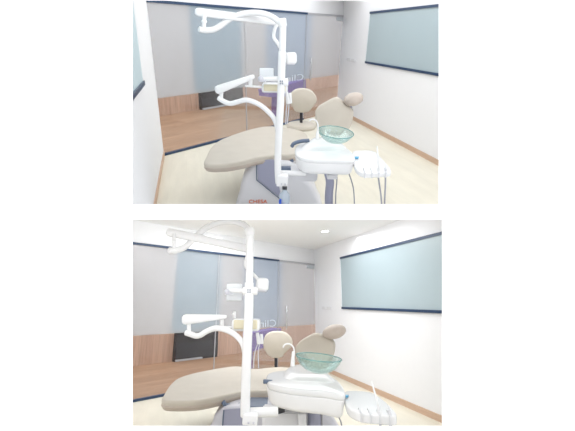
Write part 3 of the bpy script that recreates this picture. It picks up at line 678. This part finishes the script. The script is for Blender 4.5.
B = dict(place='lower room', d=2.80, base=((206,470),(212,422),(217,413),(224,408),(234,406),(262,405),(300,408),(330,416),(345,470)),
 dbase=3.95, basemat=M['greyw'], zseat=0.60, seat_t=0.075,
 seat=((162.3,399.5),(164.5,393),(169.5,385),(176,379),(186,375),(200,371.6),(216,368.6),(232,366.3),(243,366.6),(256,368.8),(270,367.5),(286,367),(298,371),(300,380),(292,388),(268,390.5),(250,390.5),(238,392),(218,396.5),(198,400),(176,401)),
 backrest=((294.8,350),(297,344.5),(302,340),(309,336),(315.3,333.8),(322.3,335),(330.6,339.3),(334.6,343.5),(334.4,351),(331.5,360),(328,367),(317,371.5),(304,370),(297,361)), dback=4.35,
 head=((334.2,331.7),11.6,6.5,0.24), headarm=((326,337.5),(331,340.5),(329,346)), darm=3.3, arm=((263.8,381.5),(265.5,381.5),(272,382)),
 panel=((224,410),(246,408),(250,455),(218,455)), seam=((223.8,410),(222.2,430)), frame=((249,401.5),(268,407)), bracket=((223,401.5),(226,405.2),(232,406),(240,405)),
 stool=((263.3,342),(265.3,335.5),(271,331.8),(279,331.2),(286,332.8),(291,337.5),(292.9,343),(290.4,348),(285,353),(282,357.2),(276.5,358.4),(269.5,356.3),(265.3,351.5),(263.3,346.6)), dstool=6.3, sdrop=0.03,
 stem=((276,356.5),(276,368)),
 zcab=0.87, lid_t=0.05, cab_t=0.118, lid=((266,378),(268,373.5),(276,371),(288,370),(302,369),(316,370),(328,374),(337,379.5),(343,386),(345.2,392.5),(340,393.3),(325,391),(308,389.6),(292,388),(278,385.5),(268.5,382.5)),
 mound=((282,379),(285,371),(293,367.5),(303,367.5),(318,370),(330,376),(335,383),(322,384.5),(304,384),(290,383)), mound_h=0.05, screw=(290,392), screws=((290,392.5),(339.5,395.5)),
 bowl=((317.5,357),20.6,373.6,1.3), dbowl=3.0, bowl_tilt=0.08, dfauc=2.9,
 faucet=((283,347.5),(284.5,345),(287.5,343.8),(291.3,345),(293.8,348.5),(294.2,354),(293.5,360)), fbase=((293.2,351.5),(292.6,366)),
 post=((249.2,283),(248.8,311),(247.5,340),(246.3,370),(245.5,395),(245.2,416)), pw=8.8, post2=((250,232),(249.8,255),(249.3,287)), pw2=7.4, topcollar=((249.4,228.5),(249.9,235)),
 arc=((169.5,250.4),(175,250.4),(181,249),(187,245.5),(192,240.5),(198,234.5),(206,228),(218.5,222.9),(232,221.6),(241,223.6),(246.5,227),(249.4,232)), aw=6.4,
 piv1=((174.3,234),(174,249)), beam1=((168.5,232.2),(248,248.7),8.0,8.2), link=((250,252),(246.5,258),(245.5,265),(248.5,270),(255,276),(260,282)),
 motor=((256.5,278.2),(268.5,291)), mtilt=-0.05, plate=((227,283.8),(241.5,300.3)), handle=((229.5,290.5),(246,291)), knob=(226.8,291.5), collar=((243.8,287),(256.5,295)), bolts=(249,291),
 tarc=((186,332.8),(190,334),(196,335.8),(201,334.8),(206,331.6),(214.5,328.4),(223,329),(232.6,333),(240,339.5),(243.8,347),(245.3,356),(246,368)), taw=5.4, tray_y=0.10,
 piv2=((189,322),(189,333)), piv3=((222,317),(222,327.5)), beam2=((184,319.5),(225,316.9),9.8,4.2), tlink=((219,327),(234,327.3)), dtray=((233,318.5),(260,331)), tclip=(234.5,318),
 cluster=((257.3,333),(259.2,343.5)), chose=(((258,343),(255.5,350),(254,358),(253.6,368)),((260,342),(258.3,352),(258.6,368))),
 clamp=((243.2,412.6),(257.8,423.6)), pipe=((250,412.6),(277,411.6)), pipe_w=8.5, under=((262,412),(310,412),(312,428),(262,428)), gap=((276.5,410.8),(285,412.2),(277,414.8)),
 column=((315,410),(315,420),(314,440),(313,500),(313,546)), col_w=13, nozzle=((298,412),(306,430)),
 hoses=(((337,412.5),(339.3,418),(341.5,425),(342.5,440)),((322,414),(322,426),(322,440))),
 zhold=0.82, hold_t=0.055, hold=((344.5,391.9),(352,390.6),(365.3,391.3),(374,393.6),(383.4,399.8),(391.8,407.4),(396.2,413.2),(395,415.7),(388,415.6),(379,415),(370,414.2),(361,413),(352,409.8),(346.5,405),(344.5,398)),
 notch=((358.6,408.4,361.2,413.4),(367.8,409.2,370.4,414.6),(377,410,379.8,415.3),(386.6,410.2,389.8,416)), clip=(346,398),
 tools=((((371.6,381.3),(379.6,410.6)),((380,428),(381,445))),(((388.3,405.5),(390,411.3)),((389.5,428),(389,445)))),
)
dental(RA, A); dental(RB, B)

# ---- water bottle hanging under the post in the upper room
CUR = RA
c = RA.Y(284.3, 207, 3.12); k = 3.12/F
t = thing('water_bottle', 'clear water bottle with black cap and blue label under the post clamp, upper room', 'bottle', c)
bm = bmn(); lathe(bm, c, [(k*1,0),(k*5.6,0),(k*6,k*2),(k*6,k*13),(k*5,k*16.5),(k*2.6,k*19),(k*2.4,k*21)], 28); obj('body', bm, M['bottle'], t)
bm = bmn(); lathe(bm, c, [(k*0.5,k*21.3),(k*2.7,k*21.3),(k*2.7,k*24),(k*0.5,k*24)], 20); obj('cap', bm, M['black'], t)
p = RA.Y(281.2, 201, 3.10)
bm = bmn(); puff(bm, [p+V((x*k,-0.02,z*k)) for x, z in ((-2.2,2),(0,3.4),(2.2,0),(3,-3.5),(-1.5,-3.5),(-2.6,-1))], V((0,1,0)), 0.02, 0.006, 0, 4); obj('blue_tag', bm, M['blue'], t)

for o in bpy.data.objects:
    if '_base' in o: del o['_base']
